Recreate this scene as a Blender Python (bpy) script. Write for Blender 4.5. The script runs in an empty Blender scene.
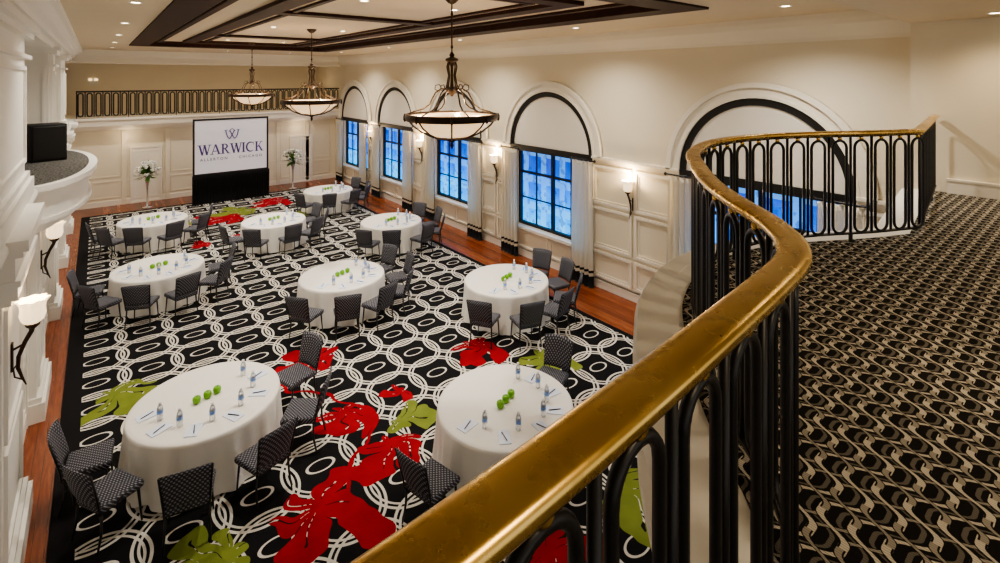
import bpy, bmesh, math, random
from mathutils import Vector, Matrix
random.seed(4)
pi=math.pi
scene=bpy.context.scene
COL=scene.collection
try: scene.view_settings.look='AgX - Medium High Contrast'
except Exception: pass

# ------------------------------------------------------------------ materials
def base_mat(name,color=(.8,.8,.8),rough=.5,metal=0.0,emis=None,estr=0.0,**kw):
    m=bpy.data.materials.new(name); m.use_nodes=True
    b=m.node_tree.nodes['Principled BSDF']
    b.inputs['Base Color'].default_value=(*color,1)
    b.inputs['Roughness'].default_value=rough
    b.inputs['Metallic'].default_value=metal
    if emis:
        b.inputs['Emission Color'].default_value=(*emis,1)
        b.inputs['Emission Strength'].default_value=estr
    for k,v in kw.items():
        b.inputs[k].default_value=v
    return m
class NG:
    def __init__(s,tree): s.t=tree
    def n(s,typ,**kw):
        nd=s.t.nodes.new(typ)
        for k,v in kw.items(): setattr(nd,k,v)
        return nd
    def put(s,sock,v):
        if isinstance(v,(int,float)): sock.default_value=v
        elif isinstance(v,tuple): sock.default_value=v if len(v)==len(sock.default_value) else (*v,1)
        else: s.t.links.new(v,sock)
    def m(s,op,a,b=0.0,c=0.0):
        nd=s.n('ShaderNodeMath',operation=op)
        s.put(nd.inputs[0],a); s.put(nd.inputs[1],b); s.put(nd.inputs[2],c)
        return nd.outputs[0]
    def mix(s,f,a,b):
        nd=s.n('ShaderNodeMix',data_type='RGBA')
        s.put(nd.inputs[0],f); s.put(nd.inputs[6],a); s.put(nd.inputs[7],b)
        return nd.outputs[2]
    def coord(s):
        nd=s.n('ShaderNodeTexCoord'); return nd.outputs['Object']
    def xyz(s,v):
        nd=s.n('ShaderNodeSeparateXYZ'); s.t.links.new(v,nd.inputs[0]); return nd.outputs
    def noise(s,vec,scale,detail=2.0):
        nd=s.n('ShaderNodeTexNoise'); s.t.links.new(vec,nd.inputs['Vector'])
        nd.inputs['Scale'].default_value=scale; nd.inputs['Detail'].default_value=detail
        return nd.outputs['Fac']
    def ramp(s,f,stops):
        nd=s.n('ShaderNodeValToRGB'); s.put(nd.inputs[0],f)
        cr=nd.color_ramp
        while len(cr.elements)<len(stops): cr.elements.new(.5)
        for e,(p,c) in zip(cr.elements,stops): e.position=p; e.color=(*c,1)
        return nd.outputs[0]
    def bump(s,h,strength,dist=.01):
        nd=s.n('ShaderNodeBump'); nd.inputs['Strength'].default_value=strength; nd.inputs['Distance'].default_value=dist
        s.t.links.new(h,nd.inputs['Height']); return nd.outputs[0]
def setup(name,**kw):
    m=base_mat(name,**kw); g=NG(m.node_tree); return m,g,m.node_tree.nodes['Principled BSDF']

def plaster(name,c,var=.03):
    m,g,b=setup(name,rough=.55)
    co=g.coord(); f=g.noise(co,1.3,3)
    g.put(b.inputs['Base Color'],g.mix(f,tuple(x*(1-var) for x in c),tuple(min(1,x*(1+var)) for x in c)))
    g.put(b.inputs['Normal'],g.bump(g.noise(co,60,2),.05))
    return m
M_wall=plaster('cream_wall_paint',(.84,.76,.60))
M_trim=plaster('ivory_trim_paint',(.90,.84,.72))
M_white=plaster('white_painted_wood',(.92,.90,.83),.01)
M_ceil=plaster('ceiling_paint',(.74,.63,.46))
M_lun=plaster('lunette_shade_fabric',(.88,.83,.74))
M_dark,g,b=setup('dark_mahogany',rough=.6)
co=g.coord(); f=g.noise(co,6,4); g.put(b.inputs['Base Color'],g.mix(f,(.014,.005,.003),(.055,.017,.008)))
b.inputs['Specular IOR Level'].default_value=.25
M_black=base_mat('black_metal',(.008,.008,.009),.4,.0)
M_blackpaint=base_mat('black_painted_trim',(.010,.009,.009),.5)
M_bronze=base_mat('antique_bronze',(.05,.028,.015),.42,.6)
M_goldball=base_mat('brass_collar',(.75,.52,.18),.25,1.0)
M_brass,g,b=setup('aged_brass',rough=.22,metal=1.0)
co=g.coord(); f=g.noise(co,3.0,3); f2=g.noise(co,20,4)
c=g.ramp(f,[(.3,(.60,.38,.10)),(.5,(.76,.52,.17)),(.72,(.88,.65,.27))])
c=g.mix(g.ramp(f2,[(.56,(0,0,0)),(.76,(.32,.32,.32))]),c,(.26,.14,.04))
g.put(b.inputs['Base Color'],c)
g.put(b.inputs['Roughness'],g.m('MULTIPLY_ADD',f2,.20,.16))
g.put(b.inputs['Normal'],g.bump(f2,.03,.002))
M_wood,g,b=setup('red_oak_floor',rough=.25)
co=g.coord(); X,Y,Z=g.xyz(co)
pl=g.m('FLOOR',g.m('MULTIPLY',X,9.0)); 
wn=g.n('ShaderNodeTexWhiteNoise',noise_dimensions='1D'); g.put(wn.inputs['W'],pl)
mp=g.n('ShaderNodeMapping'); mp.inputs['Scale'].default_value=(14,1.2,1); g.t.links.new(co,mp.inputs[0])
gr=g.noise(mp.outputs[0],2.5,5)
f=g.m('ADD',g.m('MULTIPLY',gr,.6),g.m('MULTIPLY',wn.outputs[0],.4))
c=g.ramp(f,[(.2,(.10,.022,.008)),(.55,(.24,.058,.02)),(.85,(.38,.12,.04))])
seam=g.m('LESS_THAN',g.m('FRACT',g.m('MULTIPLY',X,9.0)),.04)
g.put(b.inputs['Base Color'],g.mix(seam,c,(.04,.012,.006)))
M_screen=base_mat('projection_screen',(.74,.73,.78),.6,emis=(.90,.89,1),estr=.16)
M_navy=base_mat('purple_print',(.085,.045,.25),.6)
M_grayprint=base_mat('grey_print',(.30,.28,.36),.6)
M_skirt,g,b=setup('black_velour',color=(.008,.008,.009),rough=.9)
g.put(b.inputs['Normal'],g.bump(g.noise(g.coord(),30,2),.2))
M_cloth,g,b=setup('ivory_tablecloth',rough=.55)
co=g.coord(); g.put(b.inputs['Base Color'],g.mix(g.noise(co,3,2),(.88,.85,.78),(.92,.90,.84)))
b.inputs['Sheen Weight'].default_value=.2
g.put(b.inputs['Normal'],g.bump(g.noise(co,4,3),.25,.04))
M_weave,g,b=setup('black_grey_woven_fabric',rough=.8)
co=g.coord(); X,Y,Z=g.xyz(co)
def wv(a,bb,s):
    u=g.m('MULTIPLY',a,s); v=g.m('MULTIPLY',bb,s*1.0)
    ch=g.m('MODULO',g.m('ABSOLUTE',g.m('ADD',g.m('FLOOR',u),g.m('FLOOR',v))),2.0)
    fu=g.m('ABSOLUTE',g.m('SUBTRACT',g.m('FRACT',u),.5)); fv=g.m('ABSOLUTE',g.m('SUBTRACT',g.m('FRACT',v),.5))
    dash=g.m('MULTIPLY',g.m('LESS_THAN',fu,.42),g.m('LESS_THAN',fv,.30))
    return g.m('MULTIPLY',dash,ch)
f=wv(X,g.m('ADD',Y,Z),42.0)
g.put(b.inputs['Base Color'],g.mix(f,(.030,.030,.036),(.25,.25,.29)))
M_curt,g,b=setup('ivory_drape',rough=.7)
co=g.coord(); X,Y,Z=g.xyz(co)
f=g.m('MAXIMUM',g.m('LESS_THAN',Z,.30),g.m('MULTIPLY',g.m('LESS_THAN',Z,.44),g.m('GREATER_THAN',Z,.38)))
f=g.m('MAXIMUM',f,g.m('GREATER_THAN',g.m('ABSOLUTE',Y),.33))
g.put(b.inputs['Base Color'],g.mix(f,(.97,.91,.78),(.012,.012,.014)))
# dusk glass: facade seen through the panes
M_pane,g,b=setup('dusk_window_glass',color=(.01,.03,.08),rough=.05)
co=g.coord(); X,Y,Z=g.xyz(co)
f=g.noise(co,1.0,2)
c=g.ramp(g.m('ADD',g.m('MULTIPLY',g.m('SUBTRACT',1.2,g.m('MULTIPLY',Z,.36)),.6),g.m('MULTIPLY',f,.4)),[(.28,(.0,.04,.38)),(.48,(.0,.14,.78)),(.66,(.0,.34,1.0)),(.88,(.10,.62,1.0))])
br=g.n('ShaderNodeTexBrick')
cmb=g.n('ShaderNodeCombineXYZ'); g.put(cmb.inputs[0],Y); g.put(cmb.inputs[1],g.m('ADD',Z,.1))
g.t.links.new(cmb.outputs[0],br.inputs['Vector']); br.inputs['Scale'].default_value=1.0
br.inputs['Brick Width'].default_value=.74; br.inputs['Row Height'].default_value=.78; br.inputs['Mortar Size'].default_value=.11; br.offset=0.0
c=g.mix(g.m('MULTIPLY',br.outputs['Fac'],.22),c,(.25,.75,1.0))
c=g.mix(g.m('MULTIPLY',g.m('LESS_THAN',g.noise(co,4.5,5),.43),.5),c,(.0,.03,.24))
g.put(b.inputs['Emission Color'],c); b.inputs['Emission Strength'].default_value=2.1
M_bowl,g,b=setup('alabaster_glass',color=(.70,.50,.30),rough=.3)
co=g.coord(); f=g.noise(co,6,3)
g.put(b.inputs['Emission Color'],g.mix(f,(1,.56,.25),(1,.78,.48))); b.inputs['Emission Strength'].default_value=1.1
M_sglass=base_mat('frosted_sconce_glass',(.95,.86,.70),.3,emis=(1,.74,.44),estr=1.5)
M_lamp=base_mat('downlight_lens',(1,1,1),.3,emis=(1,.85,.62),estr=14)
M_green=base_mat('green_apple_skin',(.16,.42,.015),.3)
M_stem=base_mat('apple_stem',(.08,.05,.02),.7)
M_bottle=base_mat('clear_plastic_bottle',(.94,.97,1.0),.05,**{'Transmission Weight':.7})
M_label=base_mat('blue_bottle_label',(.20,.34,.70),.4)
M_cap=base_mat('white_bottle_cap',(.88,.88,.90),.4)
M_paper=base_mat('notepad_paper',(.80,.87,1.0),.7)
M_pen=base_mat('navy_pen',(.02,.025,.08),.3)
M_silver=base_mat('silver_glass_vase',(.75,.77,.78),.12,.85)
M_petal=base_mat('white_petals',(.92,.92,.86),.6)
M_leaf=base_mat('green_leaves',(.07,.20,.03),.6)
M_speaker=base_mat('black_speaker_cabinet',(.012,.012,.012),.7)
M_plate=base_mat('wall_plate',(.8,.78,.7),.4)
M_greyc,g,b=setup('grey_balcony_carpet',rough=.95)
co=g.coord(); g.put(b.inputs['Base Color'],g.mix(g.m('GREATER_THAN',g.noise(co,30,3),.5),(.05,.05,.048),(.17,.16,.14)))

# ballroom carpet : interlocking double rings on a grid
M_carpet,g,b=setup('ballroom_carpet',rough=.95)
co=g.coord(); X,Y,Z=g.xyz(co)
u=g.m('DIVIDE',X,.78); v=g.m('DIVIDE',Y,.84)
fu=g.m('FRACT',u); fv=g.m('FRACT',v)
rings=None
for ox in (0.0,1.0):
    for oy in (0.0,1.0):
        a=g.m('SUBTRACT',fu,ox); c2=g.m('SUBTRACT',fv,oy)
        d=g.m('SQRT',g.m('ADD',g.m('MULTIPLY',a,a),g.m('MULTIPLY',c2,c2)))
        r1=g.m('LESS_THAN',g.m('ABSOLUTE',g.m('SUBTRACT',d,.615)),.022)
        r2=g.m('LESS_THAN',g.m('ABSOLUTE',g.m('SUBTRACT',d,.535)),.018)
        c3=g.m('MULTIPLY',c2,1.8)
        d3=g.m('SQRT',g.m('ADD',g.m('MULTIPLY',a,a),g.m('MULTIPLY',c3,c3)))
        r3=g.m('LESS_THAN',g.m('ABSOLUTE',g.m('SUBTRACT',d3,.225)),.024)
        q=g.m('MAXIMUM',g.m('MAXIMUM',r1,r2),r3)
        rings=q if rings is None else g.m('MAXIMUM',rings,q)
nz=g.noise(co,90,2)
white=g.mix(nz,(.50,.47,.41),(.84,.81,.74))
colr=g.mix(rings,(.010,.010,.011),white)
fg=bpy.data.node_groups.new('flower_mask','ShaderNodeTree')
for nm in ('x','y','cx','cy','R','ph','n'): fg.interface.new_socket(nm,in_out='INPUT',socket_type='NodeSocketFloat')
fg.interface.new_socket('mask',in_out='OUTPUT',socket_type='NodeSocketFloat')
h=NG(fg); gi=h.n('NodeGroupInput'); go=h.n('NodeGroupOutput')
o=gi.outputs
dx=h.m('SUBTRACT',o['x'],o['cx']); dy=h.m('SUBTRACT',o['y'],o['cy'])
r=h.m('SQRT',h.m('ADD',h.m('MULTIPLY',dx,dx),h.m('MULTIPLY',dy,dy)))
th=h.m('ADD',h.m('ARCTAN2',dy,dx),h.m('MULTIPLY',h.m('DIVIDE',r,o['R']),1.0))
ca0=h.m('ABSOLUTE',h.m('COSINE',h.m('ADD',h.m('MULTIPLY',th,h.m('MULTIPLY',o['n'],.5)),o['ph'])))
ca=h.m('POWER',ca0,.8)
lob=h.m('ADD',.24,h.m('MULTIPLY',ca,.52)); lob=h.m('MULTIPLY',lob,h.m('ADD',.80,h.m('MULTIPLY',.45,h.m('COSINE',h.m('ADD',th,o['ph'])))))
mk=h.m('LESS_THAN',r,h.m('MULTIPLY',o['R'],lob))
vein=h.m('MULTIPLY',h.m('GREATER_THAN',ca0,.9978),h.m('GREATER_THAN',r,h.m('MULTIPLY',o['R'],.12)))
vein=h.m('MULTIPLY',vein,h.m('LESS_THAN',r,h.m('MULTIPLY',o['R'],.5)))
mk=h.m('MULTIPLY',mk,h.m('SUBTRACT',1.0,vein))
fg.links.new(mk,go.inputs[0])
n1=g.n('ShaderNodeTexNoise'); g.t.links.new(co,n1.inputs['Vector']); n1.inputs['Scale'].default_value=1.6; n1.inputs['Detail'].default_value=1.5
cs=g.n('ShaderNodeSeparateColor'); g.t.links.new(n1.outputs['Color'],cs.inputs[0])
Xd=g.m('ADD',X,g.m('MULTIPLY',g.m('SUBTRACT',cs.outputs[0],.5),.8)); Yd=g.m('ADD',Y,g.m('MULTIPLY',g.m('SUBTRACT',cs.outputs[1],.5),.8))
def flowers(lst):
    acc=None
    for (cx,cy,R,ph,n) in lst:
        nd=g.n('ShaderNodeGroup'); nd.node_tree=fg
        g.t.links.new(Xd,nd.inputs['x']); g.t.links.new(Yd,nd.inputs['y'])
        for k,vv in zip(('cx','cy','R','ph','n'),(cx,cy,R,ph,n)): nd.inputs[k].default_value=vv
        acc=nd.outputs[0] if acc is None else g.m('MAXIMUM',acc,nd.outputs[0])
    return acc
red=flowers([(2.0,6.15,1.0,.4,5),(2.95,7.6,.70,1.2,5),(3.25,9.5,.85,2.2,5),(5.7,7.9,.85,.8,5),(4.0,7.5,.45,2.5,4),(3.3,6.4,.78,1.9,5),
 (3.8,4.0,.85,.2,5),(5.6,22.6,1.4,.5,5),(3.8,21.0,1.5,2.0,5),(3.84,18.2,.85,1.0,4),(2.4,18.1,.6,.1,4),(2.0,22.6,1.1,2,4)])
# curling stems joining the blooms
def stem(x0,amp,fr,y0,y1,w):
    cx=g.m('ADD',x0,g.m('MULTIPLY',amp,g.m('SINE',g.m('MULTIPLY',Yd,fr))))
    q=g.m('LESS_THAN',g.m('ABSOLUTE',g.m('SUBTRACT',Xd,cx)),w)
    return g.m('MULTIPLY',q,g.m('MULTIPLY',g.m('GREATER_THAN',Yd,y0),g.m('LESS_THAN',Yd,y1)))
red=g.m('MAXIMUM',red,stem(2.85,.45,1.9,5.9,9.2,.045)); 
grn=flowers([(.2,10.3,.85,.4,5),(1.05,6.1,.75,2.4,5),(6.5,6.8,.85,1.3,5),(3.65,6.95,.55,.2,4),(4.5,21.6,1.3,2.6,5),(5.1,3.9,.9,.5,5),(2.6,21.0,.9,1.1,5),(5.9,19.9,.8,1,4)])
shade=g.noise(co,3.5,2)
colr=g.mix(red,colr,g.mix(shade,(.22,.004,.010),(.40,.010,.020))); colr=g.mix(grn,colr,g.mix(shade,(.13,.17,.03),(.24,.29,.06)))
bord=g.m('LESS_THAN',X,-.18); bord=g.m('MAXIMUM',bord,g.m('GREATER_THAN',X,8.28)); bord=g.m('MAXIMUM',bord,g.m('GREATER_THAN',Y,24.0))
colr=g.mix(bord,colr,(.012,.011,.012))
g.put(b.inputs['Base Color'],colr)
g.put(b.inputs['Normal'],g.bump(nz,.3,.01))
b.inputs['Specular IOR Level'].default_value=.15

# mezzanine carpet : wavy interlocking lines
M_mez,g,b=setup('mezzanine_carpet',rough=.95)
co=g.coord(); X,Y,Z=g.xyz(co)
uu=g.m('MULTIPLY',X,2*pi/.27); vv=g.m('DIVIDE',Y,.098)
sw=g.m('ADD',g.m('MULTIPLY',g.m('SINE',uu),.62),g.m('MULTIPLY',g.m('SINE',g.m('MULTIPLY',uu,3.0)),.08))
s1=g.m('ADD',vv,sw); s2=g.m('SUBTRACT',vv,sw)
def band(s,c0,w): return g.m('LESS_THAN',g.m('ABSOLUTE',g.m('SUBTRACT',g.m('FRACT',s),c0)),w)
ov=g.m('GREATER_THAN',g.m('COSINE',uu),0.0)
a_in=band(s1,.5,.13); a_out=band(s1,.5,.19); b_in=band(s2,.5,.11); b_out=band(s2,.5,.17)
rib=g.m('MULTIPLY_ADD',g.m('GREATER_THAN',g.m('FRACT',g.m('MULTIPLY',X,90.0)),.3),.4,.6)
blk=(.014,.013,.012); CR=(.62,.57,.47); TA=(.36,.33,.27); GR=(.16,.145,.12)
fill=g.mix(g.m('MULTIPLY',band(s1,.90,.08),rib),blk,GR)
def lay(base,o_,i_,col): 
    t=g.mix(o_,base,blk); return g.mix(g.m('MULTIPLY',i_,rib),t,col)
va=lay(lay(fill,b_out,b_in,TA),a_out,a_in,CR)
vb=lay(lay(fill,a_out,a_in,CR),b_out,b_in,TA)
c=g.mix(ov,va,vb)
g.put(b.inputs['Base Color'],c); g.put(b.inputs['Normal'],g.bump(g.noise(co,160,2),.35,.01))
b.inputs['Specular IOR Level'].default_value=.1

# ------------------------------------------------------------------ mesh helpers
def box(bm,x0,x1,y0,y1,z0,z1,mi=0):
    vs=[bm.verts.new((x,y,z)) for z in (z0,z1) for y in (y0,y1) for x in (x0,x1)]
    for f in ((0,2,3,1),(4,5,7,6),(0,1,5,4),(2,6,7,3),(0,4,6,2),(1,3,7,5)):
        fc=bm.faces.new([vs[i] for i in f]); fc.material_index=mi
def rbox(bm,x0,x1,y0,y1,z0,z1,r=.02,seg=3,mi=0):
    t=bmesh.new(); box(t,x0,x1,y0,y1,z0,z1)
    bmesh.ops.bevel(t,geom=t.edges[:],offset=r,segments=seg,affect='EDGES',profile=.5)
    append(bm,t,mi=mi)
def append(bm,t,mat=None,mi=0):
    mp={}
    for v in t.verts: mp[v]=bm.verts.new(mat@v.co if mat else v.co)
    for f in t.faces:
        try:
            nf=bm.faces.new([mp[v] for v in f.verts]); nf.material_index=mi if mi else f.material_index
        except ValueError: pass
    t.free()
def lathe(bm,prof,seg=24,cx=0,cy=0,mi=0,capb=True,capt=True,wave=None):
    rings=[]
    for (r,z) in prof:
        ring=[]
        for i in range(seg):
            a=2*pi*i/seg; rr=r
            if wave: rr=r+wave(a,r,z)
            ring.append(bm.verts.new((cx+rr*math.cos(a),cy+rr*math.sin(a),z)))
        rings.append(ring)
    for A,B in zip(rings,rings[1:]):
        for i in range(seg):
            j=(i+1)%seg
            f=bm.faces.new((A[i],A[j],B[j],B[i])); f.material_index=mi
    if capb: f=bm.faces.new(rings[0][::-1]); f.material_index=mi
    if capt: f=bm.faces.new(rings[-1]); f.material_index=mi
def tube(bm,pts,rad,seg=8,closed=False,mi=0,flat=None):
    pts=[Vector(p) for p in pts]; n=len(pts); rings=[]
    prevN=None
    for i,p in enumerate(pts):
        if closed: t=pts[(i+1)%n]-pts[i-1]
        else: t=pts[min(i+1,n-1)]-pts[max(i-1,0)]
        t.normalize()
        if prevN is None:
            ref=Vector((0,1,0)) if abs(t.y)<.9 else Vector((1,0,0))
            N=(ref-t*ref.dot(t)).normalized()
        else: N=(prevN-t*prevN.dot(t)).normalized()
        prevN=N; B=t.cross(N)
        r=rad[i] if isinstance(rad,(list,tuple)) else rad
        rn=r*(flat or 1)
        rings.append([bm.verts.new(p+N*rn*math.cos(2*pi*k/seg+pi/seg)+B*r*math.sin(2*pi*k/seg+pi/seg)) for k in range(seg)])
    m=n if closed else n-1
    for i in range(m):
        A=rings[i]; B_=rings[(i+1)%n]
        for k in range(seg):
            j=(k+1)%seg
            f=bm.faces.new((A[k],A[j],B_[j],B_[k])); f.material_index=mi
    if not closed:
        bm.faces.new(rings[0][::-1]).material_index=mi; bm.faces.new(rings[-1]).material_index=mi
def prism(bm,pts,a0,a1,axis,mi=0):
    def mk(p,a):
        if axis=='y': return (p[0],a,p[1])
        if axis=='x': return (a,p[0],p[1])
        return (p[0],p[1],a)
    A=[bm.verts.new(mk(p,a0)) for p in pts]; B=[bm.verts.new(mk(p,a1)) for p in pts]
    n=len(pts)
    for i in range(n):
        j=(i+1)%n; bm.faces.new((A[i],A[j],B[j],B[i])).material_index=mi
    bm.faces.new(A[::-1]).material_index=mi; bm.faces.new(B).material_index=mi
def fin(name,bm,mats,loc=(0,0,0),parent=None,rz=0,smooth=False,label=None,cat=None,group=None,kind=None,rot=None):
    bmesh.ops.recalc_face_normals(bm,faces=bm.faces[:])
    me=bpy.data.meshes.new(name); bm.to_mesh(me); bm.free()
    if not isinstance(mats,(list,tuple)): mats=[mats]
    for m in mats: me.materials.append(m)
    if smooth:
        for p in me.polygons: p.use_smooth=True
        if smooth=='auto':
            me.set_sharp_from_angle(angle=math.radians(38))
    o=bpy.data.objects.new(name,me); COL.objects.link(o)
    o.location=loc; o.rotation_euler=rot if rot else (0,0,rz)
    if parent: o.parent=parent
    tag(o,label,cat,group,kind)
    return o
def tag(o,label=None,cat=None,group=None,kind=None):
    if label: o['label']=label
    if cat: o['category']=cat
    if group: o['group']=group
    if kind: o['kind']=kind
def empty(name,loc,rz=0,**kw):
    o=bpy.data.objects.new(name,None); COL.objects.link(o); o.location=loc; o.rotation_euler=(0,0,rz); o.empty_display_size=.1
    tag(o,**kw); return o
def clone(o,loc=None,rz=None,parent=None):
    c=o.copy()
    COL.objects.link(c)
    if loc is not None: c.location=loc
    if rz is not None: c.rotation_euler=(0,0,rz)
    if parent: c.parent=parent
    for ch in list(o.children): clone(ch,parent=c)
    return c
def structure(name,bm,mats,label,cat=None,**kw):
    return fin(name,bm,mats,kind='structure',label=label,cat=cat or name.split('_')[0],**kw)

# ------------------------------------------------------------------ room constants
XL,XR=-.85,9.75; YB=25.8; ZM=3.6; ZC=6.3; ZT=6.42
WINS=[4.3,9.9,14.5,19.0,23.2]
bm=bmesh.new(); box(bm,-2.6,10.1,-4,29,-.15,0)
structure('floor',bm,M_wood,'polished reddish wood plank floor','floor')
bm=bmesh.new(); box(bm,-.42,8.41,-3,24.2,0,.012)
fin('carpet',bm,M_carpet,label='black carpet with interlocking white rings and red and green flowers',cat='carpet')
bm=bmesh.new()
box(bm,XR,XR+.3,-4,YB+3,0,.88); box(bm,XR,XR+.3,-4,YB+3,3.2,ZT)
edges=[-4]
for w in WINS: edges+= [w-1.4,w+1.4]
edges.append(YB+3)
for i in range(0,len(edges),2): box(bm,XR,XR+.3,edges[i],edges[i+1],.88,3.2)
box(bm,9.2,XR,-4,1.9,ZM,6.2)
structure('wall_right',bm,M_wall,'cream plaster wall with arched windows','wall')
def framex(bm,x,s,y0,y1,z0,z1,w=.05,t=.03):
    xa,xb=sorted((x,x+s*t))
    box(bm,xa,xb,y0,y1,z0,z0+w); box(bm,xa,xb,y0,y1,z1-w,z1)
    box(bm,xa,xb,y0,y0+w,z0+w,z1-w); box(bm,xa,xb,y1-w,y1,z0+w,z1-w)
def framey(bm,y,s,x0,x1,z0,z1,w=.05,t=.03):
    ya,yb=sorted((y,y+s*t))
    box(bm,x0,x1,ya,yb,z0,z0+w); box(bm,x0,x1,ya,yb,z1-w,z1)
    box(bm,x0,x0+w,ya,yb,z0+w,z1-w); box(bm,x1-w,x1,ya,yb,z0+w,z1-w)
bm=bmesh.new()
for i in range(0,len(edges),2):
    a,bb=edges[i],edges[i+1]
    if bb<2: continue
    a=max(a,2.0); a+=.12; bb=min(bb,YB)-.12
    n=2 if bb-a>1.2 else 1
    wd=(bb-a)/n
    if bb-a<.3: continue
    for k in range(n):
        for (z0,z1) in ((.26,.92),(1.0,2.0),(2.08,3.04)):
            framex(bm,XR,-1,a+k*wd+.04,a+(k+1)*wd-.04,z0,z1,.06,.05)
            framex(bm,XR,-1,a+k*wd+.13,a+(k+1)*wd-.13,z0+.09,z1-.09,.02,.02)
for w in WINS: 
    framex(bm,XR,-1,w-1.3,w-.05,.24,.74); framex(bm,XR,-1,w+.05,w+1.3,.24,.74)
structure('trim_1',bm,M_trim,'raised rectangular wall panel mouldings','panelling')
bm=bmesh.new()
prev=2.0
for w in WINS:
    box(bm,XR-.06,XR,prev,w-1.6,3.10,3.24); box(bm,XR-.11,XR,prev,w-1.6,3.2,3.25)
    box(bm,XR-.12,XR+.02,w-1.45,w+1.45,.8,.88)
    prev=w+1.6
box(bm,XR-.06,XR,prev,YB,3.10,3.24)
structure('trim_2',bm,M_trim,'cream horizontal wall moulding and sills','moulding')
bm=bmesh.new(); box(bm,XR-.04,XR,1.9,YB,0,.2); box(bm,XR-.05,XR,1.9,YB,.17,.2)
structure('baseboard_right',bm,M_trim,'cream painted tall baseboard','baseboard')
bm=bmesh.new(); box(bm,9.16,9.2,-4,1.5,ZM+.01,ZM+.2); box(bm,9.15,9.2,-4,1.5,ZM+.18,ZM+.21)
structure('baseboard_mezzanine',bm,M_trim,'cream painted baseboard along upper floor','baseboard')
cr=[(XR,5.84),(XR-.03,5.84),(XR-.05,5.90),(XR-.10,5.98),(XR-.17,6.1),(XR-.19,6.2),(XR-.19,ZC),(XR,ZC)]
bm=bmesh.new(); prism(bm,cr,1.98,YB,'y')
structure('trim_3',bm,M_trim,'cream crown cornice','cornice')
def arc_strip(bm,x0,x1,cy,cz,r0,r1,seg=36,mi=0):
    P=[]
    for i in range(seg+1):
        a=pi*i/seg
        P.append([bm.verts.new((x,cy+r*math.cos(a),cz+r*math.sin(a))) for (x,r) in ((x0,r0),(x0,r1),(x1,r1),(x1,r0))])
    for A,B in zip(P,P[1:]):
        for k in range(4):
            j=(k+1)%4; bm.faces.new((A[k],A[j],B[j],B[k])).material_index=mi
    bm.faces.new(P[0]); bm.faces.new(P[-1][::-1])
for i,w in enumerate(WINS):
    bm=bmesh.new()
    arc_strip(bm,XR-.06,XR,w,3.22,1.60,1.90); arc_strip(bm,XR-.11,XR,w,3.22,1.80,1.90); arc_strip(bm,XR-.085,XR,w,3.22,1.60,1.65)
    structure('trim_%d'%(10+i),bm,M_trim,'cream arched moulding over window','moulding',smooth='auto')
    bm=bmesh.new(); arc_strip(bm,XR-.045,XR,w,3.22,1.46,1.60); box(bm,XR-.06,XR,w-1.6,w+1.6,3.08,3.25)
    structure('trim_%d'%(20+i),bm,M_blackpaint,'black arched border around lunette','moulding',smooth='auto')
    bm=bmesh.new(); pts=[(w+1.48*math.cos(pi*k/30),3.22+1.48*math.sin(pi*k/30)) for k in range(31)]
    prism(bm,pts,XR-.02,XR,'x')
    structure('trim_%d'%(30+i),bm,M_lun,'ivory shaded arched lunette panel','panel')
    bm=bmesh.new(); x0,x1=XR+.10,XR+.20; h=1.4
    box(bm,x0,x1,w-h,w+h,.88,.96); box(bm,x0,x1,w-h,w+h,3.1,3.2); box(bm,x0,x1,w-h,w-h+.08,.96,3.1); box(bm,x0,x1,w+h-.08,w+h,.96,3.1)
    box(bm,x0,x1,w-.035,w+.035,.96,3.1); box(bm,x0+.02,x1,w-h+.08,w+h-.08,2.40,2.46)
    for yy in (-.68,.68): box(bm,x0+.04,x1-.02,w+yy-.016,w+yy+.016,.96,3.1)
    for zz in (1.68,): box(bm,x0+.04,x1-.02,w-h+.08,w+h-.08,zz-.016,zz+.016)
    wo=structure('window_%d'%(i+1),bm,M_blackpaint,'black framed multi-pane window glowing blue at dusk','window')
    bm=bmesh.new(); box(bm,XR+.23,XR+.24,w-h,w+h,.9,3.18)
    fin('window_pane',bm,M_pane,parent=wo)
def curtain_mesh():
    bm=bmesh.new(); nx=80; rows=[(3.12,.92),(3.0,.90),(2.4,.94),(1.2,.98),(.3,1.0),(.02,1.02)]
    V=[]
    for z,s in rows:
        V.append([bm.verts.new((.042*s*math.sin(i/nx*2*pi*5)+.006*math.sin(i*1.7),(i/nx-.5)*.74*s,z)) for i in range(nx+1)])
    for A,B in zip(V,V[1:]):
        for i in range(nx): bm.faces.new((A[i],A[i+1],B[i+1],B[i]))
    bmesh.ops.solidify(bm,geom=bm.faces[:],thickness=.006)
    return bm
cur=None
for w in WINS:
    for s in (-1,1):
        loc=(XR-.24,w+s*1.42,0)
        if cur is None:
            cur=fin('curtain',curtain_mesh(),M_curt,loc=loc,smooth=True,label='ivory floor-length pleated drape with black edging beside a window',cat='curtain',group='window drapes')
            bm=bmesh.new(); tube(bm,[(0,-.40,3.15),(0,.40,3.15)],.018); 
            for k in (-.40,.40): lathe(bm,[(.005,3.11),(.03,3.13),(.035,3.15),(.03,3.17),(.005,3.19)],10,0,k)
            box(bm,0,.24,-.01,.01,3.14,3.16)
            fin('curtain_rod',bm,M_black,parent=cur)
        else: clone(cur,loc)

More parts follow.
